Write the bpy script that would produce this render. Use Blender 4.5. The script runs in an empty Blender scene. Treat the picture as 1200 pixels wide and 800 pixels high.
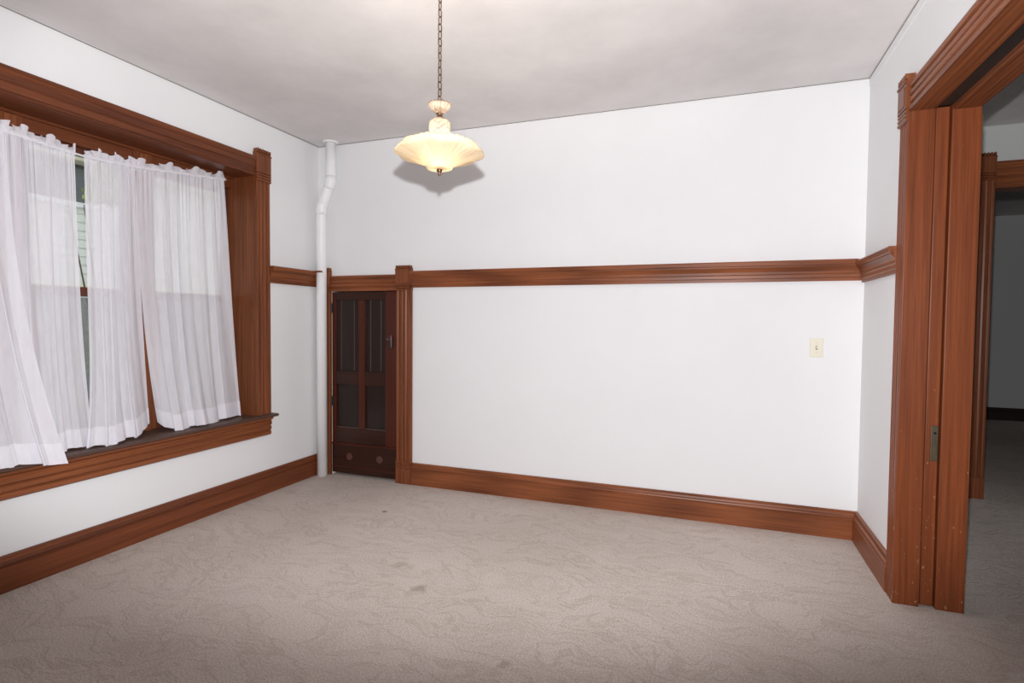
import bpy, bmesh, math, random
from mathutils import Vector, Matrix

random.seed(7)
S = bpy.context.scene
COL = S.collection
PI = math.pi

# ------------------------------------------------------------------ camera, world, lights, exposure
W, D, H = 3.974, 3.804, 2.75            # room width, back wall, ceiling height
CAM = Vector((3.1447, 0.0, 1.2966))
FW = Vector((-0.34603777, 0.93756176, -0.03515397))
RT = Vector((0.93800693, 0.34651562, 0.00836226))
UP = Vector((-0.02002154, 0.03008101, 0.99934692))
cd = bpy.data.cameras.new('camera')
cd.sensor_width = 36.0
cd.lens = 643.307 * 36.0 / 1200.0
cd.clip_start = 0.02
co = bpy.data.objects.new('camera', cd)
COL.objects.link(co)
co.matrix_world = Matrix(((RT.x, UP.x, -FW.x, CAM.x), (RT.y, UP.y, -FW.y, CAM.y), (RT.z, UP.z, -FW.z, CAM.z), (0, 0, 0, 1)))
S.camera = co

wd = bpy.data.worlds.new('world')
S.world = wd
wd.use_nodes = True
wn = wd.node_tree.nodes
bg = wn['Background']
bg.inputs['Color'].default_value = (0.92, 0.96, 1.0, 1)
bg.inputs['Strength'].default_value = 1.25

fl = bpy.data.lights.new('camera_flash', 'SPOT')
fl.energy = 370
fl.color = (0.97, 0.97, 1.0)
fl.spot_size = math.radians(82)
fl.spot_blend = 0.5
fl.shadow_soft_size = 0.02
flo = bpy.data.objects.new('camera_flash', fl)
COL.objects.link(flo)
flo.location = CAM + UP * 0.185 + FW * 0.02
flo.rotation_euler = (FW + RT * 0.03 + UP * 0.055).to_track_quat('-Z', 'Y').to_euler()
flo.scale = (2.1, 1.0, 1.0)          # the flash throws a wide rectangular beam

S.view_settings.view_transform = 'Standard'
S.view_settings.look = 'None'
S.view_settings.exposure = 0.09
S.view_settings.gamma = 1.0
S.view_settings.use_curve_mapping = False

# ------------------------------------------------------------------ helpers
class MB:
    """collects shapes, then links them as ONE mesh object"""
    def __init__(self):
        self.v, self.f = [], []

    def add(self, vs, fs):
        n = len(self.v)
        self.v += [tuple(p) for p in vs]
        self.f += [tuple(i + n for i in f) for f in fs]
        return self

    def box(self, x0, x1, y0, y1, z0, z1):
        return self.add([(x0, y0, z0), (x1, y0, z0), (x1, y1, z0), (x0, y1, z0), (x0, y0, z1), (x1, y0, z1), (x1, y1, z1), (x0, y1, z1)],
                        [(0, 3, 2, 1), (4, 5, 6, 7), (0, 1, 5, 4), (1, 2, 6, 5), (2, 3, 7, 6), (3, 0, 4, 7)])

    def bevel_box(self, x0, x1, y0, y1, z0, z1, b=0.003):
        bm = bmesh.new()
        t = MB().box(x0, x1, y0, y1, z0, z1)
        vs = [bm.verts.new(p) for p in t.v]
        for f in t.f:
            bm.faces.new([vs[i] for i in f])
        bmesh.ops.bevel(bm, geom=list(bm.edges), offset=b, segments=2, affect='EDGES', profile=0.5)
        bm.verts.index_update()
        self.add([tuple(v.co) for v in bm.verts], [[v.index for v in f.verts] for f in bm.faces])
        bm.free()
        return self

    def extrude(self, prof, fn, t0, t1, k0=0.0, k1=0.0):
        """profile of (u, d) swept from t0 to t1; fn(u, d, t) -> point; k0, k1 mitre the ends by d"""
        n = len(prof)
        vs = [fn(u, d, t0 + k0 * d) for u, d in prof] + [fn(u, d, t1 - k1 * d) for u, d in prof]
        fs = [(i, (i + 1) % n, n + (i + 1) % n, n + i) for i in range(n)]
        fs += [tuple(range(n))[::-1], tuple(range(n, 2 * n))]
        return self.add(vs, fs)

    def tube(self, pts, r, seg=16, cap=True, closed=False):
        pts = [Vector(p) for p in pts]
        n = len(pts)
        rr = r if isinstance(r, (list, tuple)) else [r] * n
        rings = []
        ref = None
        for i, p in enumerate(pts):
            if closed:
                t = pts[(i + 1) % n] - pts[i - 1]
            else:
                t = pts[min(i + 1, n - 1)] - pts[max(i - 1, 0)]
            t.normalize()
            if ref is None:
                ref = t.orthogonal().normalized()
            a = (ref - t * ref.dot(t)).normalized()
            ref = a
            b = t.cross(a)
            rings.append([p + (a * math.cos(2 * PI * k / seg) + b * math.sin(2 * PI * k / seg)) * rr[i] for k in range(seg)])
        vs = [q for ring in rings for q in ring]
        fs = []
        for i in range(n if closed else n - 1):
            j = (i + 1) % n
            for k in range(seg):
                k2 = (k + 1) % seg
                fs.append((i * seg + k, i * seg + k2, j * seg + k2, j * seg + k))
        if cap and not closed:
            fs += [tuple(range(seg))[::-1], tuple(range((n - 1) * seg, n * seg))]
        return self.add(vs, fs)

    def lathe(self, prof, c=(0, 0, 0), seg=48, mod=None, closed=False):
        """profile of (r, z) turned about z; mod(r, z, angle) -> (r, z)"""
        vs, fs = [], []
        n = len(prof)
        for r, z in prof:
            for k in range(seg):
                a = 2 * PI * k / seg
                r2, z2 = mod(r, z, a) if mod else (r, z)
                vs.append((c[0] + r2 * math.cos(a), c[1] + r2 * math.sin(a), c[2] + z2))
        for i in range(n if closed else n - 1):
            j = (i + 1) % n
            for k in range(seg):
                k2 = (k + 1) % seg
                fs.append((i * seg + k, i * seg + k2, j * seg + k2, j * seg + k))
        return self.add(vs, fs)

    def build(self, name, mat, parent=None, smooth=False, fix=True):
        me = bpy.data.meshes.new(name)
        me.from_pydata(self.v, [], self.f)
        if fix:
            bm = bmesh.new()
            bm.from_mesh(me)
            bmesh.ops.recalc_face_normals(bm, faces=bm.faces)
            bm.to_mesh(me)
            bm.free()
        me.materials.append(mat)
        if smooth:
            for p in me.polygons:
                p.use_smooth = True
        me.update()
        o = bpy.data.objects.new(name, me)
        COL.objects.link(o)
        if parent is not None:
            o.parent = parent
            o.matrix_parent_inverse = Matrix.Translation(-parent.location)
        return o


def empty(name, loc=(0, 0, 0)):
    o = bpy.data.objects.new(name, None)
    o.empty_display_size = 0.1
    COL.objects.link(o)
    o.location = loc
    return o


def tag(o, label=None, cat=None, group=None, kind=None):
    for k, v in (('label', label), ('category', cat), ('group', group), ('kind', kind)):
        if v:
            o[k] = v
    return o


# ------------------------------------------------------------------ materials
def new_mat(name):
    m = bpy.data.materials.new(name)
    m.use_nodes = True
    nt = m.node_tree
    return m, nt, nt.nodes['Principled BSDF'], nt.nodes['Material Output']


def nd(nt, typ, **kw):
    n = nt.nodes.new(typ)
    for k, v in kw.items():
        if k in n.inputs:
            n.inputs[k].default_value = v
        else:
            setattr(n, k, v)
    return n


def ramp(nt, fac, stops):
    r = nt.nodes.new('ShaderNodeValToRGB')
    e = r.color_ramp.elements
    while len(e) < len(stops):
        e.new(0.5)
    for i, (p, c) in enumerate(stops):
        e[i].position = p
        e[i].color = (c, c, c, 1) if isinstance(c, (int, float)) else (*c, 1)
    nt.links.new(fac, r.inputs['Fac'])
    return r


def plain(name, col, rough=0.5, metal=0.0, spec=0.5, noise=0.0):
    m, nt, b, out = new_mat(name)
    b.inputs['Base Color'].default_value = (*col, 1)
    b.inputs['Roughness'].default_value = rough
    b.inputs['Metallic'].default_value = metal
    b.inputs['Specular IOR Level'].default_value = spec
    if noise:
        tc = nd(nt, 'ShaderNodeTexCoord')
        nz = nd(nt, 'ShaderNodeTexNoise', Scale=9.0, Detail=6.0)
        nt.links.new(tc.outputs['Object'], nz.inputs['Vector'])
        r = ramp(nt, nz.outputs['Fac'], [(0.3, tuple(c * (1 - noise) for c in col)), (0.7, tuple(min(1, c * (1 + noise)) for c in col))])
        nt.links.new(r.outputs['Color'], b.inputs['Base Color'])
    return m


def wood(name, axis, dark, light, rough=0.38, chips=0.0, spec=0.3, fig=0.15):
    m, nt, b, out = new_mat(name)
    L = nt.links
    tc = nd(nt, 'ShaderNodeTexCoord')
    mp = nd(nt, 'ShaderNodeMapping')
    sc = [26.0, 26.0, 26.0]
    sc[axis] = 0.8
    mp.inputs['Scale'].default_value = sc
    L.new(tc.outputs['Object'], mp.inputs['Vector'])
    n1 = nd(nt, 'ShaderNodeTexNoise', Scale=1.3, Detail=5.0, Roughness=0.6, Distortion=0.9)
    L.new(mp.outputs['Vector'], n1.inputs['Vector'])
    mp2 = nd(nt, 'ShaderNodeMapping')
    sc2 = [160.0, 160.0, 160.0]
    sc2[axis] = 3.0
    mp2.inputs['Scale'].default_value = sc2
    L.new(tc.outputs['Object'], mp2.inputs['Vector'])
    n2 = nd(nt, 'ShaderNodeTexNoise', Scale=1.0, Detail=3.0, Roughness=0.6)
    L.new(mp2.outputs['Vector'], n2.inputs['Vector'])
    # cathedral figure: a warped wave across the grain
    wv = nd(nt, 'ShaderNodeTexWave', Scale=0.55, Distortion=5.0, Detail=2.0)
    wv.inputs['Detail Scale'].default_value = 0.7
    L.new(mp.outputs['Vector'], wv.inputs['Vector'])
    a = nd(nt, 'ShaderNodeMath', operation='MULTIPLY')
    a.inputs[1].default_value = fig
    L.new(wv.outputs['Fac'], a.inputs[0])
    a2 = nd(nt, 'ShaderNodeMath', operation='MULTIPLY_ADD')
    a2.inputs[1].default_value = 0.52
    L.new(n1.outputs['Fac'], a2.inputs[0])
    L.new(a.outputs[0], a2.inputs[2])
    a3 = nd(nt, 'ShaderNodeMath', operation='MULTIPLY_ADD')
    a3.inputs[1].default_value = 0.45
    L.new(n2.outputs['Fac'], a3.inputs[0])
    L.new(a2.outputs[0], a3.inputs[2])
    r = ramp(nt, a3.outputs[0], [(0.30, dark), (0.54, tuple((x + y) / 2 for x, y in zip(dark, light))), (0.80, light)])
    colour = r.outputs['Color']
    if chips:
        geo = nd(nt, 'ShaderNodeNewGeometry')
        sep = nd(nt, 'ShaderNodeSeparateXYZ')
        L.new(geo.outputs['Position'], sep.inputs[0])
        mp3 = nd(nt, 'ShaderNodeMapping')
        mp3.inputs['Scale'].default_value = (62.0, 62.0, 30.0)
        L.new(tc.outputs['Object'], mp3.inputs['Vector'])
        nc = nd(nt, 'ShaderNodeTexNoise', Scale=1.0, Detail=2.0, Roughness=0.5)
        L.new(mp3.outputs['Vector'], nc.inputs['Vector'])
        # knocks and chips gather at shin height
        hz = nd(nt, 'ShaderNodeMapRange')
        hz.inputs['From Min'].default_value = 0.0
        hz.inputs['From Max'].default_value = 1.1
        hz.inputs['To Min'].default_value = 0.0
        hz.inputs['To Max'].default_value = 0.085
        L.new(sep.outputs['Z'], hz.inputs['Value'])
        sb = nd(nt, 'ShaderNodeMath', operation='SUBTRACT')
        L.new(nc.outputs['Fac'], sb.inputs[0])
        L.new(hz.outputs['Result'], sb.inputs[1])
        rc = ramp(nt, sb.outputs[0], [(0.66, 0.0), (0.72, 0.6)])
        mx = nd(nt, 'ShaderNodeMix', data_type='RGBA')
        L.new(rc.outputs['Color'], mx.inputs['Factor'])
        L.new(colour, mx.inputs['A'])
        mx.inputs['B'].default_value = (0.52, 0.33, 0.2, 1)
        colour = mx.outputs['Result']
    L.new(colour, b.inputs['Base Color'])
    b.inputs['Roughness'].default_value = rough
    b.inputs['Specular IOR Level'].default_value = spec
    bp = nd(nt, 'ShaderNodeBump', Strength=0.12, Distance=0.002)
    L.new(n2.outputs['Fac'], bp.inputs['Height'])
    L.new(bp.outputs['Normal'], b.inputs['Normal'])
    return m


def plaster(name, col, rough=0.75, blotch=0.03, bump=0.06, spec=0.25):
    m, nt, b, out = new_mat(name)
    L = nt.links
    tc = nd(nt, 'ShaderNodeTexCoord')
    nz = nd(nt, 'ShaderNodeTexNoise', Scale=1.6, Detail=5.0, Roughness=0.6)
    L.new(tc.outputs['Object'], nz.inputs['Vector'])
    r = ramp(nt, nz.outputs['Fac'], [(0.3, tuple(c * (1 - blotch) for c in col)), (0.7, col)])
    L.new(r.outputs['Color'], b.inputs['Base Color'])
    b.inputs['Roughness'].default_value = rough
    b.inputs['Specular IOR Level'].default_value = spec
    n2 = nd(nt, 'ShaderNodeTexNoise', Scale=90.0, Detail=4.0)
    L.new(tc.outputs['Object'], n2.inputs['Vector'])
    bp = nd(nt, 'ShaderNodeBump', Strength=bump, Distance=0.003)
    L.new(n2.outputs['Fac'], bp.inputs['Height'])
    L.new(bp.outputs['Normal'], b.inputs['Normal'])
    return m


def carpet_mat():
    m, nt, b, out = new_mat('beige_carved_carpet')
    L = nt.links
    tc = nd(nt, 'ShaderNodeTexCoord')
    # meandering carved veins
    warp = nd(nt, 'ShaderNodeTexNoise', Scale=2.6, Detail=3.0)
    L.new(tc.outputs['Object'], warp.inputs['Vector'])
    mixv = nd(nt, 'ShaderNodeVectorMath', operation='MULTIPLY_ADD')
    mixv.inputs[1].default_value = (0.5, 0.5, 0.0)
    L.new(warp.outputs['Color'], mixv.inputs[0])
    L.new(tc.outputs['Object'], mixv.inputs[2])
    mp = nd(nt, 'ShaderNodeMapping')
    mp.inputs['Scale'].default_value = (2.6, 8.5, 1.0)
    mp.inputs['Rotation'].default_value = (0, 0, 0.35)
    L.new(mixv.outputs[0], mp.inputs['Vector'])
    vn = nd(nt, 'ShaderNodeTexNoise', Scale=1.0, Detail=3.0, Roughness=0.55)
    L.new(mp.outputs['Vector'], vn.inputs['Vector'])
    rv = ramp(nt, vn.outputs['Fac'], [(0.0, 0.0), (0.462, 0.0), (0.5, 1.0), (0.53, 0.0)])
    rv2 = ramp(nt, vn.outputs['Fac'], [(0.55, 0.0), (0.6, 0.6), (0.64, 0.0)])
    vs = nd(nt, 'ShaderNodeMath', operation='ADD')
    L.new(rv.outputs['Color'], vs.inputs[0])
    L.new(rv2.outputs['Color'], vs.inputs[1])
    # pile speckle
    pn = nd(nt, 'ShaderNodeTexNoise', Scale=130.0, Detail=4.0, Roughness=0.7)
    L.new(tc.outputs['Object'], pn.inputs['Vector'])
    bn = nd(nt, 'ShaderNodeTexNoise', Scale=1.1, Detail=4.0)
    L.new(tc.outputs['Object'], bn.inputs['Vector'])
    base = ramp(nt, pn.outputs['Fac'], [(0.3, (0.44, 0.375, 0.335)), (0.7, (0.83, 0.735, 0.675))])
    m1 = nd(nt, 'ShaderNodeMix', data_type='RGBA', blend_type='MULTIPLY')
    vf = nd(nt, 'ShaderNodeMath', operation='MULTIPLY')
    vf.inputs[1].default_value = 0.38
    L.new(vs.outputs[0], vf.inputs[0])
    L.new(vf.outputs[0], m1.inputs['Factor'])
    L.new(base.outputs['Color'], m1.inputs['A'])
    m1.inputs['B'].default_value = (0.66, 0.60, 0.55, 1)
    m2 = nd(nt, 'ShaderNodeMix', data_type='RGBA', blend_type='MULTIPLY')
    rb = ramp(nt, bn.outputs['Fac'], [(0.35, (0.9, 0.89, 0.88)), (0.65, (1, 1, 1))])
    m2.inputs['Factor'].default_value = 1.0
    L.new(m1.outputs['Result'], m2.inputs['A'])
    L.new(rb.outputs['Color'], m2.inputs['B'])
    colour = m2.outputs['Result']
    # the three old spots
    geo = nd(nt, 'ShaderNodeNewGeometry')
    sn = nd(nt, 'ShaderNodeTexNoise', Scale=22.0, Detail=3.0)
    L.new(tc.outputs['Object'], sn.inputs['Vector'])
    for (x, y, r, k) in ((1.82, 2.31, 0.040, 0.5), (1.60, 2.50, 0.050, 0.3), (1.06, 3.17, 0.020, 0.9), (2.42, 1.9, 0.03, 0.4)):
        dv = nd(nt, 'ShaderNodeVectorMath', operation='DISTANCE')
        L.new(geo.outputs['Position'], dv.inputs[0])
        dv.inputs[1].default_value = (x, y, 0)
        ad = nd(nt, 'ShaderNodeMath', operation='MULTIPLY_ADD')
        L.new(sn.outputs['Fac'], ad.inputs[0])
        ad.inputs[1].default_value = -r * 2.0
        L.new(dv.outputs['Value'], ad.inputs[2])
        mr = nd(nt, 'ShaderNodeMapRange')
        mr.inputs['From Min'].default_value = -r * 0.55
        mr.inputs['From Max'].default_value = r * 0.15
        mr.inputs['To Min'].default_value = k
        mr.inputs['To Max'].default_value = 0.0
        L.new(ad.outputs[0], mr.inputs['Value'])
        mm = nd(nt, 'ShaderNodeMix', data_type='RGBA')
        L.new(mr.outputs['Result'], mm.inputs['Factor'])
        L.new(colour, mm.inputs['A'])
        mm.inputs['B'].default_value = (0.24, 0.165, 0.115, 1)
        colour = mm.outputs['Result']
    L.new(colour, b.inputs['Base Color'])
    b.inputs['Roughness'].default_value = 0.95
    b.inputs['Specular IOR Level'].default_value = 0.1
    hs = nd(nt, 'ShaderNodeMath', operation='MULTIPLY_ADD')
    L.new(vs.outputs[0], hs.inputs[0])
    hs.inputs[1].default_value = -0.30
    L.new(pn.outputs['Fac'], hs.inputs[2])
    bp = nd(nt, 'ShaderNodeBump', Strength=0.7, Distance=0.006)
    L.new(hs.outputs[0], bp.inputs['Height'])
    L.new(bp.outputs['Normal'], b.inputs['Normal'])
    return m


def sheer_mat(name, opacity, col=(0.97, 0.95, 1.0)):
    m, nt, b, out = new_mat(name)
    L = nt.links
    nt.nodes.remove(b)
    df = nd(nt, 'ShaderNodeBsdfDiffuse', Color=(*col, 1))
    tl = nd(nt, 'ShaderNodeBsdfTranslucent', Color=(*col, 1))
    tr = nd(nt, 'ShaderNodeBsdfTransparent')
    m1 = nd(nt, 'ShaderNodeMixShader')
    m1.inputs[0].default_value = 0.18
    L.new(df.outputs[0], m1.inputs[1])
    L.new(tl.outputs[0], m1.inputs[2])
    tc = nd(nt, 'ShaderNodeTexCoord')
    mp = nd(nt, 'ShaderNodeMapping')
    mp.inputs['Scale'].default_value = (30, 50, 9)
    L.new(tc.outputs['Object'], mp.inputs['Vector'])
    nz = nd(nt, 'ShaderNodeTexNoise', Scale=1.0, Detail=3.0)
    L.new(mp.outputs['Vector'], nz.inputs['Vector'])
    mr = nd(nt, 'ShaderNodeMapRange')
    mr.inputs['From Min'].default_value = 0.3
    mr.inputs['From Max'].default_value = 0.7
    mr.inputs['To Min'].default_value = opacity - 0.03
    mr.inputs['To Max'].default_value = opacity + 0.03
    L.new(nz.outputs['Fac'], mr.inputs['Value'])
    m2 = nd(nt, 'ShaderNodeMixShader')
    L.new(mr.outputs['Result'], m2.inputs[0])
    L.new(tr.outputs[0], m2.inputs[1])
    L.new(m1.outputs[0], m2.inputs[2])
    L.new(m2.outputs[0], out.inputs['Surface'])
    return m


def pane_mat():
    m, nt, b, out = new_mat('window_glass')
    L = nt.links
    nt.nodes.remove(b)
    tr = nd(nt, 'ShaderNodeBsdfTransparent', Color=(0.95, 0.97, 0.96, 1))
    gl = nd(nt, 'ShaderNodeBsdfGlossy', Roughness=0.02)
    fr = nd(nt, 'ShaderNodeFresnel', IOR=1.45)
    mx = nd(nt, 'ShaderNodeMixShader')
    L.new(fr.outputs[0], mx.inputs[0])
    L.new(tr.outputs[0], mx.inputs[1])
    L.new(gl.outputs[0], mx.inputs[2])
    L.new(mx.outputs[0], out.inputs['Surface'])
    return m


def screen_mat():
    m, nt, b, out = new_mat('dark_insect_screen')
    L = nt.links
    nt.nodes.remove(b)
    tr = nd(nt, 'ShaderNodeBsdfTransparent')
    df = nd(nt, 'ShaderNodeBsdfDiffuse', Color=(0.26, 0.26, 0.26, 1))
    mx = nd(nt, 'ShaderNodeMixShader')
    mx.inputs[0].default_value = 0.55
    L.new(tr.outputs[0], mx.inputs[1])
    L.new(df.outputs[0], mx.inputs[2])
    L.new(mx.outputs[0], out.inputs['Surface'])
    return m


def shade_mat():
    m, nt, b, out = new_mat('peach_frosted_glass')
    L = nt.links
    nt.nodes.remove(b)
    df = nd(nt, 'ShaderNodeBsdfDiffuse', Color=(0.80, 0.73, 0.57, 1))
    tl = nd(nt, 'ShaderNodeBsdfTranslucent', Color=(0.58, 0.50, 0.38, 1))
    gl = nd(nt, 'ShaderNodeBsdfGlossy', Roughness=0.25)
    m1 = nd(nt, 'ShaderNodeMixShader')
    m1.inputs[0].default_value = 0.36
    L.new(df.outputs[0], m1.inputs[1])
    L.new(tl.outputs[0], m1.inputs[2])
    m2 = nd(nt, 'ShaderNodeMixShader')
    m2.inputs[0].default_value = 0.06
    L.new(m1.outputs[0], m2.inputs[1])
    L.new(gl.outputs[0], m2.inputs[2])
    L.new(m2.outputs[0], out.inputs['Surface'])
    return m


def crystal_mat():
    m, nt, b, out = new_mat('pale_pressed_crystal')
    b.inputs['Base Color'].default_value = (0.74, 0.60, 0.48, 1)
    b.inputs['Roughness'].default_value = 0.12
    b.inputs['Transmission Weight'].default_value = 0.8
    b.inputs['IOR'].default_value = 1.5
    return m


WALL = plaster('white_wall_paint', (0.86, 0.86, 0.865))
CEIL = plaster('mottled_ceiling_paint', (0.82, 0.79, 0.775), blotch=0.18, bump=0.15)
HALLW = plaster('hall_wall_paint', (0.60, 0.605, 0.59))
RD, RL = (0.075, 0.019, 0.007), (0.34, 0.108, 0.040)
WX = wood('varnished_fir_along_x', 0, RD, RL)
WY = wood('varnished_fir_along_y', 1, RD, RL)
WZ = wood('varnished_fir_along_z', 2, RD, RL, fig=0.05)
WORN = wood('worn_varnished_fir', 2, (0.115, 0.027, 0.009), (0.30, 0.080, 0.025), rough=0.42, chips=1.0, fig=0.03)
DY = wood('flash_falloff_fir_along_y', 1, (0.05, 0.012, 0.005), (0.23, 0.066, 0.024))  # darker copy of the fir, with the flash falloff put into its colour
STOOLM = wood('dark_worn_sill', 1, (0.045, 0.022, 0.015), (0.13, 0.07, 0.05), rough=0.5)
DOORM = wood('dark_stained_door', 2, (0.018, 0.006, 0.004), (0.06, 0.017, 0.009), rough=0.35)
DOORX = wood('dark_stained_rail', 0, (0.018, 0.006, 0.004), (0.05, 0.016, 0.009), rough=0.35)
DOORR = wood('reddish_door_stile', 2, (0.035, 0.008, 0.004), (0.10, 0.020, 0.009), rough=0.35)
PANELM = wood('near_black_door_panel', 2, (0.012, 0.007, 0.006), (0.03, 0.017, 0.013), rough=0.3)
BEADM = plain('worn_bead_edge', (0.085, 0.05, 0.038), 0.4)
CARPET = carpet_mat()
SHEER = sheer_mat('white_sheer_voile', 0.72)
RUFF = sheer_mat('white_gathered_voile', 0.8)
PANE = pane_mat()
SCREEN = screen_mat()
SHADE = shade_mat()
CRYSTAL = crystal_mat()
BRONZE = plain('aged_brass', (0.16, 0.085, 0.05), 0.38, 0.85)
BRASS = plain('old_lock_brass', (0.12, 0.095, 0.06), 0.5, 0.7, noise=0.25)
IRON = plain('blackened_iron', (0.05, 0.045, 0.042), 0.5, 0.6)
BLACK = plain('keyhole_black', (0.004, 0.004, 0.004), 0.8)
PIPEM = plain('white_pipe_paint', (0.93, 0.93, 0.94), 0.4)
RODM = plain('white_rod_enamel', (0.78, 0.78, 0.78), 0.5)
CREAM = plain('cream_plastic', (0.80, 0.76, 0.62), 0.35)
DKBASE = plain('dark_hall_baseboard', (0.03, 0.018, 0.014), 0.4)

# ------------------------------------------------------------------ large structure
HX, HY, FY, TX = 8.0, 5.07, 9.45, 4.20     # hall side wall, hall end wall, far room's wall, hall face of the right wall
BY = -1.6                                   # wall behind the camera

f = tag(MB().box(-0.02, HX, BY, FY + 0.05, -0.08, 0.0).build('floor', CARPET), 'beige carved pile carpet running from the room into the hall', kind='structure')
c = MB()
G = 0.007
c.box(0.014, W - 0.005, BY, D - 0.011, H, H + 0.06)
c.box(TX + G, HX, BY, HY - G, H + 0.02, H + 0.08)
c.box(TX + G, HX, HY + 0.15, FY, H + 0.06, H + 0.12)
c.box(-0.3, HX + 0.1, BY - 0.1, FY + 0.1, H + 0.13, H + 0.19)
tag(c.build('ceiling', CEIL), 'pale mottled plaster ceiling', kind='structure')

Y0, Y1, Z0, Z1 = 1.07, 3.10, 0.575, 2.345    # window opening in the left wall
w = MB()
w.box(-0.30, 0, BY, D + 0.3, 0, Z0)
w.box(-0.30, 0, BY, D + 0.3, Z1, H + 0.13)
w.box(-0.30, 0, BY, Y0 - 0.02, Z0, Z1)
w.box(-0.30, 0, Y1 + 0.02, D + 0.3, Z0, Z1)
tag(w.build('wall_left', WALL), 'white painted wall with the wide curtained window', kind='structure')

DX0, DX1, DZ = 0.125, 0.767, 1.540
w = MB()
w.box(0, DX0, D, D + 0.3, 0, H + 0.13)
w.box(DX0, DX1, D, D + 0.3, DZ, H + 0.13)
w.box(DX1, W, D, D + 0.3, 0, H + 0.13)
w.box(DX0, DX1, D + 0.22, D + 0.3, 0, DZ)
tag(w.build('wall_back', WALL), 'white painted back wall facing the camera', kind='structure')

OY0, OY1, OZ = 1.10, 2.985, 2.265            # pocket-door opening in the right wall
w = MB()
w.box(W, W + 0.065, BY, OY0 - 0.10, 0, H + 0.13)
w.box(W, W + 0.065, OY1 + 0.10, HY, 0, H + 0.13)
w.box(W, W + 0.065, OY0 - 0.10, OY1 + 0.10, OZ + 0.02, H + 0.13)
tag(w.build('wall_right', WALL), 'white painted wall beside the wide pocket-door opening', kind='structure')
w = MB()
w.box(TX - 0.065, TX, BY, OY0 - 0.10, 0, H + 0.13)
w.box(TX - 0.065, TX, OY1 + 0.10, HY, 0, H + 0.13)
w.box(TX - 0.065, TX, OY0 - 0.10, OY1 + 0.10, OZ + 0.02, H + 0.13)
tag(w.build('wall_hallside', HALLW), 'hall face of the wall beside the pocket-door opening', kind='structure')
tag(MB().box(-0.3, HX, BY - 0.1, BY, 0, H + 0.13).build('wall_front', WALL), 'white wall behind the camera', kind='structure')

HD0, HD1, HZ = 5.055, 6.0, 2.325             # doorway in the hall's end wall
w = MB()
w.box(TX, HD0 - 0.01, HY, HY + 0.15, 0, H + 0.13)
w.box(HD0 - 0.01, HD1 + 0.01, HY, HY + 0.15, HZ + 0.01, H + 0.13)
w.box(HD1 + 0.01, HX, HY, HY + 0.15, 0, H + 0.13)
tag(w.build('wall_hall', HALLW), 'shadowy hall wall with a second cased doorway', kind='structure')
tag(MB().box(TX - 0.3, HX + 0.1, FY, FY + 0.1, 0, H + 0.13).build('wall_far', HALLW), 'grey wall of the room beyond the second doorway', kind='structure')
w = MB()
w.box(HX, HX + 0.1, BY - 0.1, 2.4, 0, H + 0.13).box(HX, HX + 0.1, 4.2, FY, 0, H + 0.13)
w.box(HX, HX + 0.1, 2.4, 4.2, 0, 0.6).box(HX, HX + 0.1, 2.4, 4.2, 2.3, H + 0.13)
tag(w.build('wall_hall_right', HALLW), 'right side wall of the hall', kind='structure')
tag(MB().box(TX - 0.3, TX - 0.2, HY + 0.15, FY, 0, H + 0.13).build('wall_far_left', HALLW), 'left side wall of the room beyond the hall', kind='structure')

# ------------------------------------------------------------------ mouldings
BASE = [(0, 0), (0, .030), (.116, .030), (.120, .025), (.128, .025), (.134, .031), (.142, .028), (.148, .020), (.158, .016), (.164, .017), (.171, .012), (.171, 0)]
RAIL = [(0, 0), (0, .016), (.018, .018), (.022, .023), (.040, .023), (.046, .027), (.060, .029), (.074, .036), (.088, .048), (.094, .049), (.098, .056), (.118, .060), (.126, .055), (.126, 0)]


def reeded(w):
    p = [(0, 0), (0, .024), (.10, .028), (.16, .024), (.19, .015), (.27, .015), (.30, .023), (.37, .028), (.45, .024), (.48, .017), (.52, .017), (.55, .024), (.63, .028), (.70, .023), (.73, .015), (.81, .015), (.84, .024), (.90, .028), (1, .024), (1, 0)]
    return [(u * w, d) for u, d in p]


left = lambda along, d, z: (d, along, z)
back = lambda along, d, z: (along, D - d, z)
right = lambda along, d, z: (W - d, along, z)
hall = lambda along, d, z: (along, HY - d, z)


def run(name, place, prof, z0, a0, a1, mat, label, k0=0, k1=0):
    """a horizontal moulding along a wall"""
    o = MB().extrude(prof, lambda u, d, t: place(t, d, z0 + u), a0, a1, k0, k1).build(name, mat)
    return tag(o, label, kind='structure')


def upright(parent, place, a0, a1, z0, z1, mat, name='casing'):
    lo, hi = min(a0, a1), max(a0, a1)
    return MB().extrude(reeded(hi - lo), lambda u, d, t: place(lo + u, d, t), z0, z1).build(name, mat, parent)


def header(parent, place, a0, a1, z0, z1, mat, name='head_casing'):
    return MB().extrude(reeded(z1 - z0), lambda u, d, t: place(t, d, z0 + u), a0, a1).build(name, mat, parent)


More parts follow.
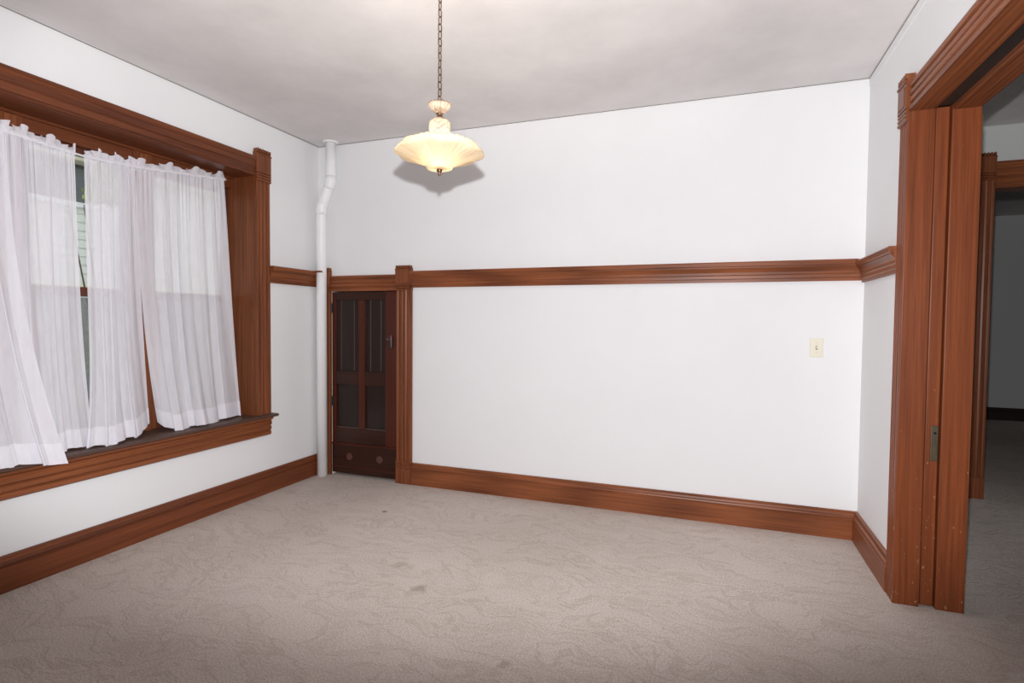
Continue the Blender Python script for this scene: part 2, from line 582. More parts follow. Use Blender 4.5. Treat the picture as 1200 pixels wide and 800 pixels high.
def corner_block(parent, place, a0, a1, z0, z1, mat, teeth=6):
    """square block with a combed crest above and reeds below"""
    lo, hi = min(a0, a1), max(a0, a1)
    w = hi - lo
    h = z1 - z0
    e = 0.003
    zb, zc = z0 + 0.26 * h, z0 + 0.80 * h

    def slab(m, u0, u1, za, zz, d0, d1):
        ch = 0.002
        m.extrude([(u0, 0), (u0, d1 - ch), (u0 + ch, d1), (u1 - ch, d1), (u1, d1 - ch), (u1, 0)], lambda u, d, t: place(u, d, t), za, zz)
    m = MB()
    slab(m, lo - e, hi + e, zb, zc, 0, .038)
    blk = m.build('corner_block', mat, parent)
    m = MB()
    slab(m, lo + .016, hi - .016, zb + .014, zc - .014, .036, .041)
    m.build('block_panel', mat, blk)
    n = 3
    m = MB()
    for i in range(n):
        za = z0 + (zb - z0) * i / n
        zz = z0 + (zb - z0) * (i + 1) / n
        m.extrude([(za, 0), (za, .030), (za + .25 * (zz - za), .037), (za + .7 * (zz - za), .037), (zz - .001, .030), (zz, 0)], lambda u, d, t: place(t, d, u), lo - e, hi + e)
    m.build('reeding', mat, blk)
    # combed crest: a ledge and upright teeth
    m = MB()
    hc = z1 - zc
    m.extrude([(zc, 0), (zc, .042), (zc + .2 * hc, .043), (zc + .30 * hc, .034), (zc + .48 * hc, .030), (zc + .48 * hc, 0)], lambda u, d, t: place(t, d, u), lo - e, hi + e)
    tw = (w + 2 * e) / teeth
    for i in range(teeth):
        u0 = lo - e + i * tw
        m.extrude([(u0 + .20 * tw, zc + .42 * hc), (u0 + .26 * tw, z1 - .06 * hc), (u0 + .5 * tw, z1), (u0 + .74 * tw, z1 - .06 * hc), (u0 + .80 * tw, zc + .42 * hc)], lambda u, d, t: place(u, t, d), 0, .040)
    m.build('crest', mat, blk)
    return blk


run('baseboard_left', left, BASE, 0, BY, D, DY, 'varnished wooden baseboard under the window, flash falloff painted into its tone', 0, 1)
run('baseboard_back', back, BASE, 0, 0.905, W, WX, 'varnished wooden baseboard along the back wall', 0, 1)
run('baseboard_right', right, BASE, 0, 3.102, D, WY, 'short wooden baseboard beside the pocket-door casing', 0, 1)
run('baseboard_far', lambda a, d, z: (a, FY - d, z), BASE, 0, TX - .2, HX, DKBASE, 'near black baseboard in the room beyond the hall')
run('baseboard_hall', hall, BASE, 0, TX, 4.928, DKBASE, 'baseboard left of the second doorway')
rail1 = run('trim_1', left, RAIL, 1.576, 3.232, D, WY, 'short wooden chair rail between the window and the corner pipe', 0, 1)
MB().bevel_box(.0, .130, D - .150, D - .116, 1.690, 1.702, .003).build('cap_strip', WX, rail1)
run('trim_2', back, RAIL, 1.562, 0.905, W, WX, 'long wooden chair rail across the back wall', 0, 1)
run('trim_3', right, RAIL, 1.550, 3.102, D, WY, 'short wooden chair rail beside the pocket-door casing', 0, 1)

# window surround
t = tag(empty('trim_4', (0, 2.08, 0)), 'reddish wooden surround of the wide window with combed corner blocks', kind='structure')
for a0, a1 in ((3.102, 3.232), (0.938, 1.068)):
    upright(t, left, a0, a1, 0.597, 2.305, WZ)
    corner_block(t, left, a0, a1, 2.305, 2.537, WZ)
MB().extrude([(0, 0), (0, .022), (.006, .027), (.018, .027), (.024, .020), (.060, .020), (.066, .026), (.100, .028), (.110, .036), (.120, .042), (.132, .042), (.136, .036), (.136, 0)],
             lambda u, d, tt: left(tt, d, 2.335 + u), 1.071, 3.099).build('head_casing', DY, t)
MB().box(-0.25, 0.0, Y0 - .02, Y0, Z0, 2.335).build('jamb', WZ, t)
MB().box(-0.25, 0.0, Y1, Y1 + .02, Z0, 2.335).build('jamb', WZ, t)
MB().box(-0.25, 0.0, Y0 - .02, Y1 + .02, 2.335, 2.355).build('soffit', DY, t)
m = MB()
m.extrude([(-.012, -.235), (-.012, -.19), (-.004, -.18), (0.0, -.18), (0.0, -.235)], lambda u, d, tt: (d, tt, 2.335 + u), Y0, Y1)
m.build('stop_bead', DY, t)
# sill board (nosed) and reeded apron
NOSE = [(-.235, .577), (.066, .577), (.073, .580), (.077, .587), (.073, .594), (.066, .597), (-.235, .597)]
m = MB().extrude(NOSE, lambda u, d, tt: (u, tt, d), Y0, Y1)
m2 = [(0.0, .577), (.066, .577), (.073, .580), (.077, .587), (.073, .594), (.066, .597), (0.0, .597)]
m.extrude(m2, lambda u, d, tt: (u, tt, d), Y1, 3.255)
m.extrude(m2, lambda u, d, tt: (u, tt, d), 0.915, Y0)
st = m.build('sill_board', STOOLM, t)
tag(st, 'dark worn sill board')
AP = [(0, 0), (0, .026), (.008, .034), (.026, .034), (.032, .026), (.036, .026), (.042, .036), (.062, .036), (.068, .028), (.072, .028), (.078, .038), (.098, .040), (.104, .034), (.110, .036), (.122, .052), (.132, .056), (.137, .056), (.137, 0)]
MB().extrude(AP, lambda u, d, tt: left(tt, d, .440 + u), 0.95, 3.222).build('apron', WY, t)
for a, b_ in ((1.68, 1.80), (2.37, 2.49)):
    m = MB().bevel_box(-.275, -.195, a, b_, .597, 2.335, .006)
    mu = m.build('mullion', WZ, t)
    MB().bevel_box(-.196, -.183, a + .035, b_ - .035, .597, 2.32, .004).build('mullion_bead', WZ, mu)

# the three double-hung windows
SASH = wood('red_sash_paint', 2, (0.07, 0.018, 0.012), (0.16, 0.05, 0.03))
WHITEF = plain('white_storm_frame', (0.75, 0.76, 0.75), 0.4)


def window(n, a0, a1, label):
    r = tag(empty('window_%d' % n, (-.24, (a0 + a1) / 2, .6)), label, kind='structure')

    def frame(name, x0, x1, z0, z1, top, bot, mat=SASH, s=.045):
        m = MB()
        m.bevel_box(x0, x1, a0, a0 + s, z0, z1).bevel_box(x0, x1, a1 - s, a1, z0, z1)
        m.bevel_box(x0, x1, a0 + s, a1 - s, z1 - top, z1).bevel_box(x0, x1, a0 + s, a1 - s, z0, z0 + bot)
        return m.build(name, mat, r)
    m = MB().box(-.28, -.205, a0, a1, 2.262, 2.335)
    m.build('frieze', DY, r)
    up = frame('upper_sash', -.275, -.245, 1.425, 2.262, .045, .05)
    MB().box(-.262, -.259, a0 + .04, a1 - .04, 1.47, 2.225).build('pane', PANE, up)
    lo = frame('lower_sash', -.240, -.210, .597, 1.475, .05, .08)
    MB().box(-.227, -.224, a0 + .04, a1 - .04, .672, 1.43).build('pane', PANE, lo)
    sc = frame('storm_frame', -.292, -.282, .597, 1.44, .025, .025, WHITEF, .022)
    MB().box(-.288, -.286, a0 + .02, a1 - .02, .62, 1.42).build('insect_screen', SCREEN, sc)
    return r


window(1, 1.07, 1.68, 'double-hung sash window behind the leftmost sheer curtain')
window(2, 1.80, 2.37, 'middle double-hung sash window glimpsed through the curtain gap')
window(3, 2.49, 3.10, 'double-hung sash window behind the rightmost sheer curtain')

# unseen window added to bring daylight into the hall
hw = tag(empty('window_4', (HX + .05, 2.4, .6)), 'unseen broad hall window with white frame, added to light the hall', kind='structure')
m = MB()
for ya, yb in ((2.4, 2.48), (3.26, 3.34), (4.12, 4.2)):
    m.bevel_box(HX + .02, HX + .08, ya, yb, .6, 2.3)
m.bevel_box(HX + .02, HX + .08, 2.48, 4.12, .6, .68).bevel_box(HX + .02, HX + .08, 2.48, 4.12, 2.22, 2.3)
m.build('frame', WHITEF, hw)
MB().box(HX + .048, HX + .052, 2.48, 4.12, .68, 2.22).build('pane', PANE, hw)

# ------------------------------------------------------------------ closet door and its surround
t = tag(empty('trim_5', (.44, D, 0)), 'wooden surround of the little closet door with combed corner blocks', kind='structure')
upright(t, back, .767, .902, .175, 1.540, WZ)
m = MB().extrude([(0, 0), (0, .032), (.112, .032), (.118, .026), (.128, .026), (.133, .034), (.142, .034), (.147, .027), (.156, .027), (.161, .033), (.170, .033), (.175, .026), (.175, 0)], lambda u, d, tt: back(tt, d, u), .765, .904)
m.build('plinth', WZ, t)
corner_block(t, back, .767, .902, 1.540, 1.737, WZ, 6)
upright(t, back, .006, .125, 0.0, 1.540, WZ)
corner_block(t, back, .006, .125, 1.540, 1.737, WZ, 6)
header(t, back, .129, .763, 1.540, 1.668, WX)

d1 = tag(empty('door_1', (.445, D, 0)), 'low dark stained four-panel closet door beside the corner pipe', kind='structure')
YF = D - .004


def dslab(name, x0, x1, z0, z1, mat, y=YF, th=.035, b=.004, parent=None):
    return MB().bevel_box(x0, x1, y, y + th, z0, z1, b).build(name, mat, parent or d1)


dslab('stile', .132, .168, .272, 1.535, DOORR)
dslab('stile', .393, .455, .40, 1.466, DOORR)
dslab('stile', .652, .762, .272, 1.535, DOORR)
dslab('rail', .168, .652, 1.466, 1.535, DOORX)
dslab('rail', .168, .393, .765, .880, DOORX)
dslab('rail', .455, .652, .765, .880, DOORX)
dslab('rail', .168, .652, .275, .400, DOORX)
for x0, x1 in ((.168, .393), (.455, .652)):
    for z0, z1 in ((.88, 1.466), (.40, .765)):
        p = MB().box(x0 - .004, x1 + .004, YF + .018, YF + .026, z0 - .004, z1 + .004).build('panel', PANELM, d1)
        m = MB()
        if z0 > .5:
            for xx in (x0 + .045, x1 - .052):
                m.bevel_box(xx, xx + .007, YF + .011, YF + .020, z0, z1, .002)
        else:
            m.bevel_box(x0, x1, YF + .006, YF + .020, z0, z0 + .010, .003)
        m.build('bead', BEADM, p)
k = dslab('kick_board', .132, .762, .022, .262, DOORX, YF - .004, .036)
m = MB().bevel_box(.132, .762, YF - .016, YF + .004, .262, .276, .004)
tag(m.build('ledge', DOORR, d1))
m = MB().bevel_box(.132, .762, YF - .008, YF + .004, .070, .078, .002)
m.build('groove_bead', DOORR, k)
for xx, zz in ((.305, .165), (.600, .165)):
    m = MB().lathe([(0, -.001), (.026, -.001), (.030, .001), (.026, .003), (0, .003)], seg=24)
    m.v = [(xx + a, YF - .004 - c_, zz + b_) for a, b_, c_ in m.v]
    m.build('knob_scar', plain('scuffed_spot', (0.10, 0.035, 0.025), 0.6), k)
# rim latch
m = MB().bevel_box(.690, .722, YF - .010, YF + .002, 1.075, 1.165, .003)
la = m.build('latch', IRON, d1)
m = MB().tube([(.716, YF - .014, 1.180), (.722, YF - .024, 1.165), (.724, YF - .026, 1.14), (.722, YF - .022, 1.10), (.720, YF - .012, 1.085)], .0055, 10)
m.tube([(.700, YF - .008, 1.150), (.692, YF - .022, 1.152), (.682, YF - .026, 1.150)], .005, 10)
tag(m.build('latch_lever', plain('worn_steel', (0.25, 0.23, 0.22), 0.4, 0.8), la))
for zz in (.58, 1.36):
    m = MB().tube([(.128, YF - .006, zz), (.128, YF - .006, zz + .085)], .007, 10)
    m.box(.126, .150, YF - .003, YF + .001, zz + .008, zz + .077)
    m.build('hinge', IRON, d1)

# ------------------------------------------------------------------ pocket-door opening
t = tag(empty('trim_6', (W, OY1, 0)), 'worn reddish wooden surround of the wide pocket-door opening', kind='structure')
upright(t, right, 2.987, 3.102, 0.0, 2.225, WORN)
corner_block(t, right, 2.987, 3.102, 2.225, 2.440, WZ, 5)
upright(t, right, OY0 - .122, OY0 - .002, 0.0, 2.225, WORN)
corner_block(t, right, OY0 - .122, OY0 - .002, 2.225, 2.440, WZ, 5)
header(t, right, OY0, OY1, 2.267, 2.393, WY)
for ya, yb in ((OY1, OY1 + .098), (OY0 - .098, OY0)):
    MB().bevel_box(W - .026, W + .078, ya, yb, 0, OZ + .018, .003).build('jamb', WORN, t)
    MB().bevel_box(W + .140, TX + .020, ya, yb, 0, OZ + .018, .003).build('jamb', WORN, t)
MB().bevel_box(W - .026, W + .078, OY0, OY1, OZ, OZ + .018, .003).build('head_jamb', WY, t)
MB().bevel_box(W + .140, TX + .020, OY0, OY1, OZ - .012, OZ + .018, .003).build('head_jamb', WY, t)
m = MB().box(W + .0785, W + .1395, OY0, OY1, OZ + .010, OZ + .018)
m.build('door_track', IRON, t)
hallside = lambda along, d, z: (TX + d, along, z)
upright(t, hallside, 2.99, 3.10, 0.0, 2.225, WZ)
header(t, hallside, OY0, OY1 + .13, 2.285, 2.393, WY)
d2 = tag(empty('door_2', (W + .11, OY1, 0)), 'pocket door slid into the right wall with only its lock edge showing', kind='structure')
MB().bevel_box(W + .0835, W + .1345, OY1 + .012, OY1 + .62, .008, OZ + .009, .004).build('leading_edge', WORN, d2)
m = MB().bevel_box(W + .104, W + .132, OY1 + .007, OY1 + .014, .680, .842, .002)
lp = m.build('lock_plate', BRASS, d2)
m = MB().lathe([(0, 0), (.0065, 0), (.0065, .002), (0, .002)], seg=16)
m.v = [(W + .119 + a, OY1 + .007 - c_, .808 + b_) for a, b_, c_ in m.v]
m.build('keyhole', BLACK, lp)
m = MB().bevel_box(W + .112, W + .126, OY1 + .0052, OY1 + .008, .705, .775, .0008)
m.build('pull_tab', BRASS, lp)

# ------------------------------------------------------------------ second doorway in the hall
MB_ = MB().box(W - .004, W, BY, D, H - .052, H - .001)
tag(MB_.build('trim_8', WALL), 'thin painted strip at the top of the right wall', kind='structure')
JOINT = plain('joint_shadow_line', (0.30, 0.27, 0.24), 0.8)  # dark tone painted in for the shadow gap at the ceiling
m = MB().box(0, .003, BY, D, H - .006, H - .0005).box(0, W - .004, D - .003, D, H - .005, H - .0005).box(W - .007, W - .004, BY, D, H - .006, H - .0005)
tag(m.build('trim_9', JOINT), 'thin dark strip painted as the shadow gap between the walls and ceiling', kind='structure')
t = tag(empty('trim_7', (HD0, HY, 0)), 'dark wooden surround of the second doorway across the hall', kind='structure')
upright(t, hall, 4.930, HD0, .16, 2.37, WZ)
MB().bevel_box(4.928, HD0 + .002, HY - .034, HY, 0, .16, .004).build('plinth', WZ, t)
corner_block(t, hall, 4.930, HD0, 2.37, 2.572, WZ, 6)
upright(t, hall, HD1, HD1 + .125, 0, 2.37, WZ)
corner_block(t, hall, HD1, HD1 + .125, 2.37, 2.572, WZ, 6)
header(t, hall, HD0 + .003, HD1 - .003, 2.325, 2.505, WX)
MB().box(HD0 - .01, HD0, HY - .005, HY + .16, 0, HZ).build('jamb', WZ, t)
MB().box(HD1, HD1 + .01, HY - .005, HY + .16, 0, HZ).build('jamb', WZ, t)
MB().box(HD0, HD1, HY - .005, HY + .16, HZ - .01, HZ + .01).build('head_jamb', WX, t)

# ------------------------------------------------------------------ corner pipe
px, py = .083, D - .074
m = MB()
path = [(px, py, 0.0), (px, py, 2.20), (px + .004, py, 2.225), (px + .014, py, 2.252), (px + .080, py, 2.395), (px + .092, py, 2.42), (px + .096, py, 2.445), (px + .096, py, H)]
m.tube(path, .041, 24)
pipe = tag(m.build('pipe', PIPEM, None, True), 'white painted steam pipe with an offset bend in the back left corner', 'pipe')
m = MB().tube([(px, py, 2.165), (px, py, 2.198), (px + .004, py, 2.226), (px + .014, py, 2.252), (px + .022, py, 2.27)], [.0412, .0432, .0435, .0432, .0412], 24)
m.build('elbow', PIPEM, pipe, True)
m = MB().tube([(px + .072, py, 2.378), (px + .080, py, 2.395), (px + .092, py, 2.42), (px + .096, py, 2.447), (px + .096, py, 2.475)], [.0412, .0432, .0435, .0432, .0412], 24)
m.build('elbow', PIPEM, pipe, True)
m = MB().lathe([(.042, -.010), (.054, -.009), (.062, -.003), (.063, 0), (.042, 0)], (px + .096, py, H), 32)
m.build('ceiling_flange', PIPEM, pipe, True)

# ------------------------------------------------------------------ switch
sw = tag(empty('light_switch', (3.732, D, 1.156)), 'cream toggle light switch plate on the white back wall', 'switch')
MB().bevel_box(3.695, 3.769, D - .006, D, 1.098, 1.214, .003).build('cover_plate', CREAM, sw)
MB().bevel_box(3.7265, 3.7375, D - .008, D - .004, 1.143, 1.169, .0015).build('toggle_slot', plain('slot_shadow_plastic', (0.35, 0.32, 0.25), 0.5), sw)
MB().bevel_box(3.7285, 3.7355, D - .017, D - .006, 1.152, 1.166, .002).build('toggle', CREAM, sw)
for zz in (1.125, 1.187):
    m = MB().lathe([(0, 0), (.003, 0), (.003, .001), (0, .0015)], seg=12)
    m.v = [(3.732 + a, D - .006 - c_, zz + b_) for a, b_, c_ in m.v]
    m.build('screw', plain('cream_screw', (0.6, 0.56, 0.45), 0.4), sw)

# ------------------------------------------------------------------ pendant lamp
LX, LY = 2.088, 2.0
lamp = tag(empty('pendant_lamp', (LX, LY, 1.884)), 'peach glass bowl pendant lamp with crystal neck hanging on a brass chain', 'lamp')


def scal(r, z, a):
    k = max(0.0, min(1.0, (r - .05) / .13))
    lobe = abs(math.cos(4 * (a + .2)))
    rib = math.cos(40 * a)
    return r * (1 + .030 * k * (lobe - .6)) + .0015 * rib * k, z - .007 * k * (lobe - .6) + .0016 * rib * k


outer = [(.012, 1.911), (.046, 1.911), (.052, 1.914), (.054, 1.921), (.064, 1.929), (.082, 1.938), (.106, 1.947), (.132, 1.956), (.155, 1.964), (.174, 1.971), (.179, 1.974), (.177, 1.979), (.165, 1.980), (.158, 1.983), (.156, 1.992), (.154, 2.004)]
inner = [(r - .005, z + .0045) for r, z in outer[::-1]]
inner[-1] = (.012, 1.9155)
m = MB().lathe(outer + inner, (LX, LY, 0), 192, scal, closed=True)
m.build('glass_bowl', SHADE, lamp, True)
m = MB().lathe([(0, 1.884), (.004, 1.885), (.007, 1.890), (.005, 1.896), (.008, 1.900), (.011, 1.906), (.011, 1.912), (.004, 1.920), (.0035, 2.04)], (LX, LY, 0), 24)
m.build('finial', BRONZE, lamp, True)


def hob(r, z, a):
    return r * (1 + (.035 * math.cos(10 * a) * math.cos((z - 2.035) * 320) if r > .03 else 0)), z


neck = [(.012, 2.022), (.036, 2.024), (.042, 2.030)] + [(.0425, 2.034 + i * .004) for i in range(16)] + [(.041, 2.099), (.034, 2.107), (.020, 2.112), (.013, 2.116)]
MB().lathe(neck, (LX, LY, 0), 80, hob).build('crystal_neck', CRYSTAL, lamp, True)
MB().lathe([(.0, 2.112), (.014, 2.113), (.015, 2.118), (.010, 2.122), (.010, 2.130), (.016, 2.132), (.0, 2.134)], (LX, LY, 0), 24).build('neck_collar', BRONZE, lamp, True)
cup = [(.010, 2.130), (.018, 2.135), (.030, 2.146), (.040, 2.157), (.046, 2.168), (.045, 2.172), (.040, 2.166), (.028, 2.152), (.012, 2.142)]
MB().lathe(cup, (LX, LY, 0), 96, lambda r, z, a: (r * (1 + .05 * math.cos(16 * a) * min(1, r / .04)), z)).build('crystal_cup', CRYSTAL, lamp, True)
MB().lathe([(.004, 2.132), (.006, 2.15), (.007, 2.172), (.004, 2.178), (.0, 2.178)], (LX, LY, 0), 16).build('stem', BRONZE, lamp, True)


def link_points(zc, turn):
    hw, hh = .0075, .0155
    pts = []
    for i in range(20):
        a = 2 * PI * i / 20
        x = hw * math.cos(a)
        z = (hh - hw) * (1 if math.sin(a) >= 0 else -1) + hw * math.sin(a)
        pts.append((LX + x * math.cos(turn), LY + x * math.sin(turn), zc + z))
    return pts


z = 2.187
i = 0
while z < H - .03:
    jit = 0.12 * math.sin(i * 2.3)
    MB().tube(link_points(z, (-.35 if i % 2 else PI / 2 - .35) + jit), .0021, 8, closed=True).build('chain_link', BRONZE, lamp, True)
    z += .0285
    i += 1
MB().lathe([(0, -.05), (.010, -.048), (.012, -.035), (.045, -.02), (.058, -.006), (.06, 0), (0, 0)], (LX, LY, H), 32).build('ceiling_canopy', BRONZE, lamp, True)
bm_, nt_, b_, o_ = new_mat('lit_bulb')
b_.inputs['Emission Color'].default_value = (1.0, 0.78, 0.5, 1)
b_.inputs['Emission Strength'].default_value = 30.0
b_.inputs['Base Color'].default_value = (1, 0.95, 0.85, 1)
for sx, sy in ((.058, -.028), (-.030, -.058)):
    MB().lathe([(0, -.020), (.010, -.018), (.017, -.010), (.019, 0), (.016, .010), (.010, .020), (.008, .028), (0, .028)], (LX + sx, LY + sy, 1.960), 20).build('bulb', bm_, lamp, True)
    pl = bpy.data.lights.new('bulb_light', 'POINT')
    pl.energy = 28
    pl.color = (1.0, 0.91, 0.82)
    pl.shadow_soft_size = 0.024
    po = bpy.data.objects.new('bulb_light', pl)
    COL.objects.link(po)
    po.parent = lamp
    po.location = (sx, sy, 1.960 - 1.884)

# ------------------------------------------------------------------ curtain rods and sheer curtains
XR = -.11


def rod_z(y):
    pts = [(1.07, 2.24), (1.69, 2.205), (2.02, 2.183), (2.36, 2.208), (3.0, 2.290)]
    for (ya, za), (yb, zb) in zip(pts, pts[1:]):
        if y <= yb:
            return za + (zb - za) * (y - ya) / (yb - ya)
    return pts[-1][1]


def rod(a0, a1, label):
    r = empty('curtain_rod', (XR, (a0 + a1) / 2, rod_z((a0 + a1) / 2)))
    tag(r, label, 'curtain rod', 'rods of the sheer curtains')
    n = 14
    MB().tube([(XR, a0 + (a1 - a0) * i / n, rod_z(a0 + (a1 - a0) * i / n)) for i in range(n + 1)], .0055, 12).build('tube', RODM, r, True)
    for a in (a0, a1):
        z = rod_z(a)
        MB().bevel_box(-.205, XR, a - .004, a + .004, z - .008, z + .008, .002).bevel_box(-.210, -.2045, a - .009, a + .009, z - .03, z + .03, .002).build('bracket', RODM, r)


rod(1.10, 1.685, 'white curtain rod above the leftmost window')
rod(1.70, 2.365, 'sagging white curtain rod above the middle window')
rod(2.385, 2.965, 'tilted white curtain rod above the rightmost window')


def interp(pts, u):
    for (ua, *va), (ub, *vb) in zip(pts, pts[1:]):
        if u <= ub:
            k = (u - ua) / (ub - ua)
            k = k * k * (3 - 2 * k) if len(pts) > 2 else k
            return [p + (q - p) * k for p, q in zip(va, vb)]
    return list(pts[-1][1:])


def curtain(label, ya, yb, bot, nf, seed, bow=3.0, amp=.020, hem=.10, lpow=1.15, rpow=1.15):
    """bot: list of (u, x, y, z) for the bottom edge"""
    rnd = random.Random(seed)
    N, M = 40 * nf if nf < 8 else 34 * nf, 60
    ph = [rnd.uniform(0, 6.28) for _ in range(6)]

    def point(u, v, off=0.0):
        y0 = ya + (yb - ya) * u
        z0 = rod_z(y0)
        bx, by, bz = interp(bot, u)
        warp = u + .035 * math.sin(2 * PI * 2.3 * u + ph[0]) + .02 * math.sin(2 * PI * 5.1 * u + ph[1]) + .012 * math.sin(4 * v + ph[2])
        f_ = 2 * PI * nf * warp
        edge = min(1, 8 * u + .06, 8 * (1 - u) + .06)
        A = (.006 + amp * (v ** .6) * (.55 + .45 * math.sin(2 * PI * 1.7 * u + ph[3]))) * edge
        x = XR + (bx - XR) * v ** bow + A * math.sin(f_) + .2 * A * math.sin(2.7 * f_ + ph[4])
        y = y0 + (by - y0) * (v ** (lpow + (rpow - lpow) * u)) + .8 * A * math.sin(2 * f_ + ph[5] * .3)
        fine = (1 - v) ** 6
        x += .0045 * fine * math.sin(2 * PI * nf * 4.3 * u + ph[4])
        z = z0 + (bz - z0) * v + .007 * v ** 6 * math.sin(f_ * .5 + ph[2])
        if v > .9 and bx < .07:
            z = max(z, .5995 if x < .07 else .5)
        x = max(x, -.175)
        return Vector((x + off, y, z))

    def grid(fn, nu, nv):
        vs, fs = [], []
        for j in range(nv + 1):
            for i_ in range(nu + 1):
                vs.append(fn(i_ / nu, j / nv))
        for j in range(nv):
            for i_ in range(nu):
                a = j * (nu + 1) + i_
                fs.append((a, a + 1, a + nu + 2, a + nu + 1))
        return MB().add(vs, fs)
    r = empty('curtain', (XR, (ya + yb) / 2, .6))
    tag(r, label, 'curtain', 'sheer white curtains at the window')
    grid(point, N, M).build('sheer_panel', SHEER, r, True, False)
    hv = 1 - hem / 1.6
    grid(lambda u, v: point(u, hv + (1 - hv) * v, .0025), N, 10).build('hem', RUFF, r, True, False)

    def ruffle(u, v):
        p = point(u, 0)
        s = math.sin(2 * PI * nf * 1.35 * u + ph[1])
        hgt = .034 + .012 * math.sin(2 * PI * nf * .62 * u + ph[0]) + .006 * math.sin(2 * PI * nf * 2.1 * u + ph[3])
        return Vector((XR + .006 + .016 * v * s, p.y + .008 * v * math.cos(2 * PI * nf * 2.7 * u + ph[2]), p.z + .004 + hgt * v))
    grid(ruffle, N, 6).build('ruffle', RUFF, r, True, False)

    def pocket(u, v):
        p = point(u, 0)
        a = v * 2 * PI
        return Vector((XR + .0085 * math.cos(a), p.y, p.z + .011 * math.sin(a) + .0012 * math.sin(2 * PI * nf * 4 * u)))
    grid(pocket, N, 12).build('rod_pocket', RUFF, r, True, False)
    return r


curtain('sheer white curtain at the left edge with its hem drooping over the sill', 1.12, 1.685,
        [(0, .03, 1.02, .603), (.5, .045, 1.42, .606), (.72, .075, 1.60, .600), (.86, .10, 1.70, .585), (1, .105, 1.80, .574)], 5, 3, bow=2.0, amp=.017, rpow=2.2)
curtain('narrow sheer white curtain just left of the open gap', 1.66, 1.988,
        [(0, -.06, 1.70, .603), (.5, -.03, 1.84, .603), (1, -.04, 2.01, .606)], 4, 5, amp=.011)
curtain('sheer white curtain just right of the open gap', 2.034, 2.318,
        [(0, -.01, 1.955, .603), (.35, .03, 2.05, .602), (.7, .0, 2.22, .612), (1, -.10, 2.374, .650)], 5, 11, amp=.013, lpow=5, rpow=1.2)
curtain('rightmost sheer white curtain through which the siding shows', 2.320, 2.950,
        [(0, -.10, 2.425, .650), (.08, -.06, 2.44, .62), (.22, .0, 2.485, .601), (.35, -.03, 2.58, .603), (.5, .02, 2.66, .602), (.7, -.04, 2.80, .604), (1, -.078, 3.046, .604)], 5, 8, amp=.012, lpow=2.2, rpow=.9)

# ------------------------------------------------------------------ outside: the house next door, ground, shrubs
GZ = -.9
tag(MB().box(-9, -.30, -3, 14, GZ - .1, GZ).build('ground', plain('lawn', (0.12, 0.13, 0.08), 0.9, noise=0.3)), 'grass between the two houses', kind='structure')
NWA, NWB = 3.62, 4.50                       # the neighbour's window above the siding
nh = tag(empty('house', (-4.2, 5, GZ)), 'neighbouring house with pale clapboard siding glimpsed through the curtain gap', 'house')
SIDING = plain('pale_siding_paint', (0.75, 0.76, 0.71), 0.6, noise=0.04)
me0 = None
zz = GZ
nb = 0
while zz < 3.06:
    o = MB().add([(-4.02, 0, 0), (-4.0, 0, 0), (-4.016, 0, .112), (-4.024, 0, .112), (-4.02, 11, 0), (-4.0, 11, 0), (-4.016, 11, .112), (-4.024, 11, .112)],
                 [(0, 1, 2, 3), (4, 7, 6, 5), (0, 4, 5, 1), (1, 5, 6, 2), (2, 6, 7, 3), (3, 7, 4, 0)]).build('clapboard', SIDING, nh) if me0 is None else bpy.data.objects.new('clapboard', me0)
    if me0 is None:
        me0 = o.data
        for v in me0.vertices:
            v.co = v.co - Vector((-4.2, 5, 0))
        o.matrix_parent_inverse = Matrix()
    else:
        COL.objects.link(o)
        o.parent = nh
    o.location = (0, 0, zz - GZ)
    zz += .1015
MB().box(-4.6, -4.03, 0, 11, GZ, 3.15).build('wall', plain('upper_storey_shingle', (0.10, 0.12, 0.11), 0.8, noise=0.2), nh)
XTRIM = plain('white_exterior_trim', (0.85, 0.86, 0.85), 0.5)
m = MB().bevel_box(-4.03, -3.955, NWA - .08, NWB + .08, 2.615, 2.675, .005)
m.bevel_box(-4.03, -3.975, NWA - .07, NWA, 2.675, 3.12, .004).bevel_box(-4.03, -3.975, NWB, NWB + .07, 2.675, 3.12, .004)
nw_ = m.build('window', XTRIM, nh)
MB().box(-4.03, -3.99, NWA, NWB, 2.675, 3.12).build('pane', plain('dark_window_glass', (0.06, 0.075, 0.07), 0.15), nw_)
MB().bevel_box(-4.03, -3.965, 0, 11, 1.60, 1.70, .005).build('belt_board', plain('cream_exterior_trim', (0.85, 0.80, 0.55), 0.5), nh)
MB().bevel_box(-4.4, -3.78, -.3, 11.3, 3.12, 3.21, .01).build('eave', plain('cream_fascia', (0.9, 0.84, 0.66), 0.5), nh)
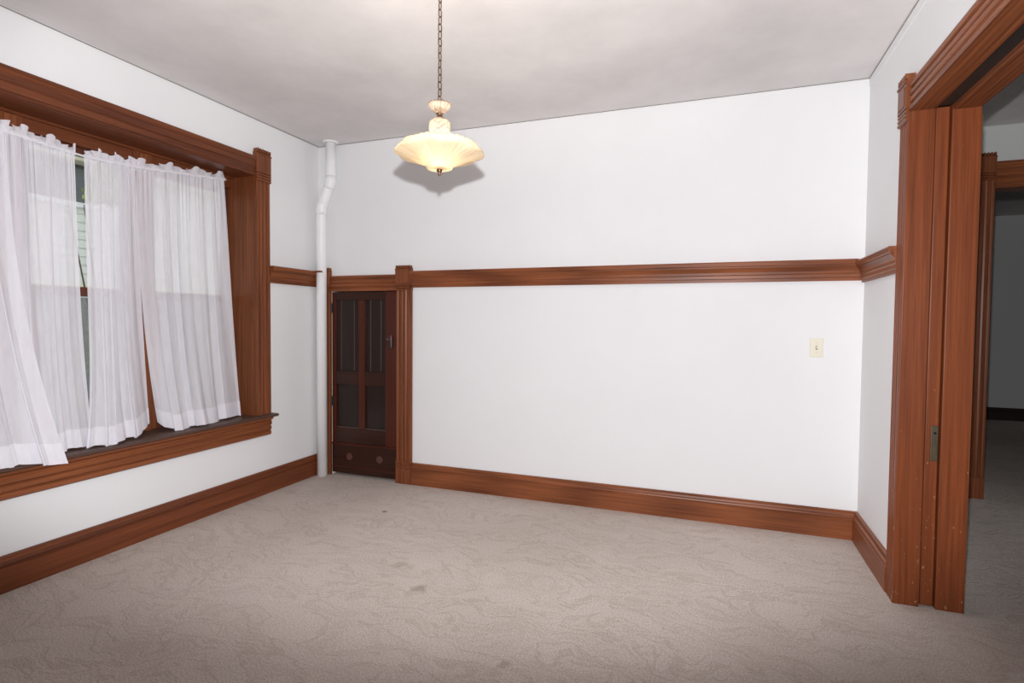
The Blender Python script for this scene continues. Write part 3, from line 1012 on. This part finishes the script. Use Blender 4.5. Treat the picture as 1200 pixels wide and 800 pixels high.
m = MB().add([(-3.65, -.4, 3.22), (-3.65, 11.4, 3.22), (-7, 11.4, 5.4), (-7, -.4, 5.4), (-3.65, -.4, 3.26), (-3.65, 11.4, 3.26), (-7, 11.4, 5.44), (-7, -.4, 5.44)],
             [(0, 1, 2, 3), (4, 7, 6, 5), (0, 4, 5, 1), (1, 5, 6, 2), (2, 6, 7, 3), (3, 7, 4, 0)])
m.build('roof', plain('dark_roof_shingle', (0.06, 0.06, 0.06), 0.85, noise=0.2), nh)
MB().bevel_box(-4.02, -3.94, 5.62, 5.80, GZ, 3.12, .01).build('light_gap_strip', plain('light_gap_white', (0.88, 0.89, 0.88), 0.5), nh)  # white strip standing in for the bright gap of light past the house


def shrub(x, y, z0, h, rad, n, col, label, seed, smin=.12):
    rnd = random.Random(seed)
    r = tag(empty('shrub', (x, y, z0)), label, 'shrub', 'shrubs outside the window')
    m = MB()
    for k_ in range(5):
        a = k_ * 1.26
        m.tube([(x, y, z0), (x + .3 * rad * math.cos(a), y + .3 * rad * math.sin(a), z0 + h * .45), (x + .7 * rad * math.cos(a), y + .7 * rad * math.sin(a), z0 + h * .85)], [.02, .013, .005], 6)
    m.build('stem', plain('bark', (0.10, 0.07, 0.05), 0.9), r)
    m = MB()
    for _ in range(n):
        a, q, s_ = rnd.uniform(0, 2 * PI), rnd.random() ** .5, rnd.uniform(smin, 1)
        rr = rad * q * math.sin(PI * (.15 + .8 * s_))
        p = Vector((x + rr * math.cos(a), y + rr * math.sin(a), z0 + h * s_))
        d = Vector((rnd.gauss(0, 1), rnd.gauss(0, 1), rnd.gauss(0, .6))).normalized()
        e = d.orthogonal().normalized() * .028
        L_ = .085
        m.add([p, p + d * L_ * .5 + e, p + d * L_, p + d * L_ * .5 - e], [(0, 1, 2, 3)])
    fo = m.build('foliage', plain('leaf_' + label[:6], col, 0.6, noise=0.4), r)
    fo['kind'] = 'stuff'
    return r


shrub(-2.6, 3.05, GZ, 2.15, .45, 1500, (0.20, 0.26, 0.07), 'yellow green shrub outside the middle window', 1)
shrub(-2.3, 5.3, GZ, 2.0, .5, 1500, (0.11, 0.17, 0.06), 'dark green shrub outside the rightmost window', 2)
shrub(-3.2, 4.28, GZ, 3.98, .62, 1100, (0.30, 0.36, 0.08), 'tall thin shrub with sparse yellow green leaves before the siding', 3, .88)
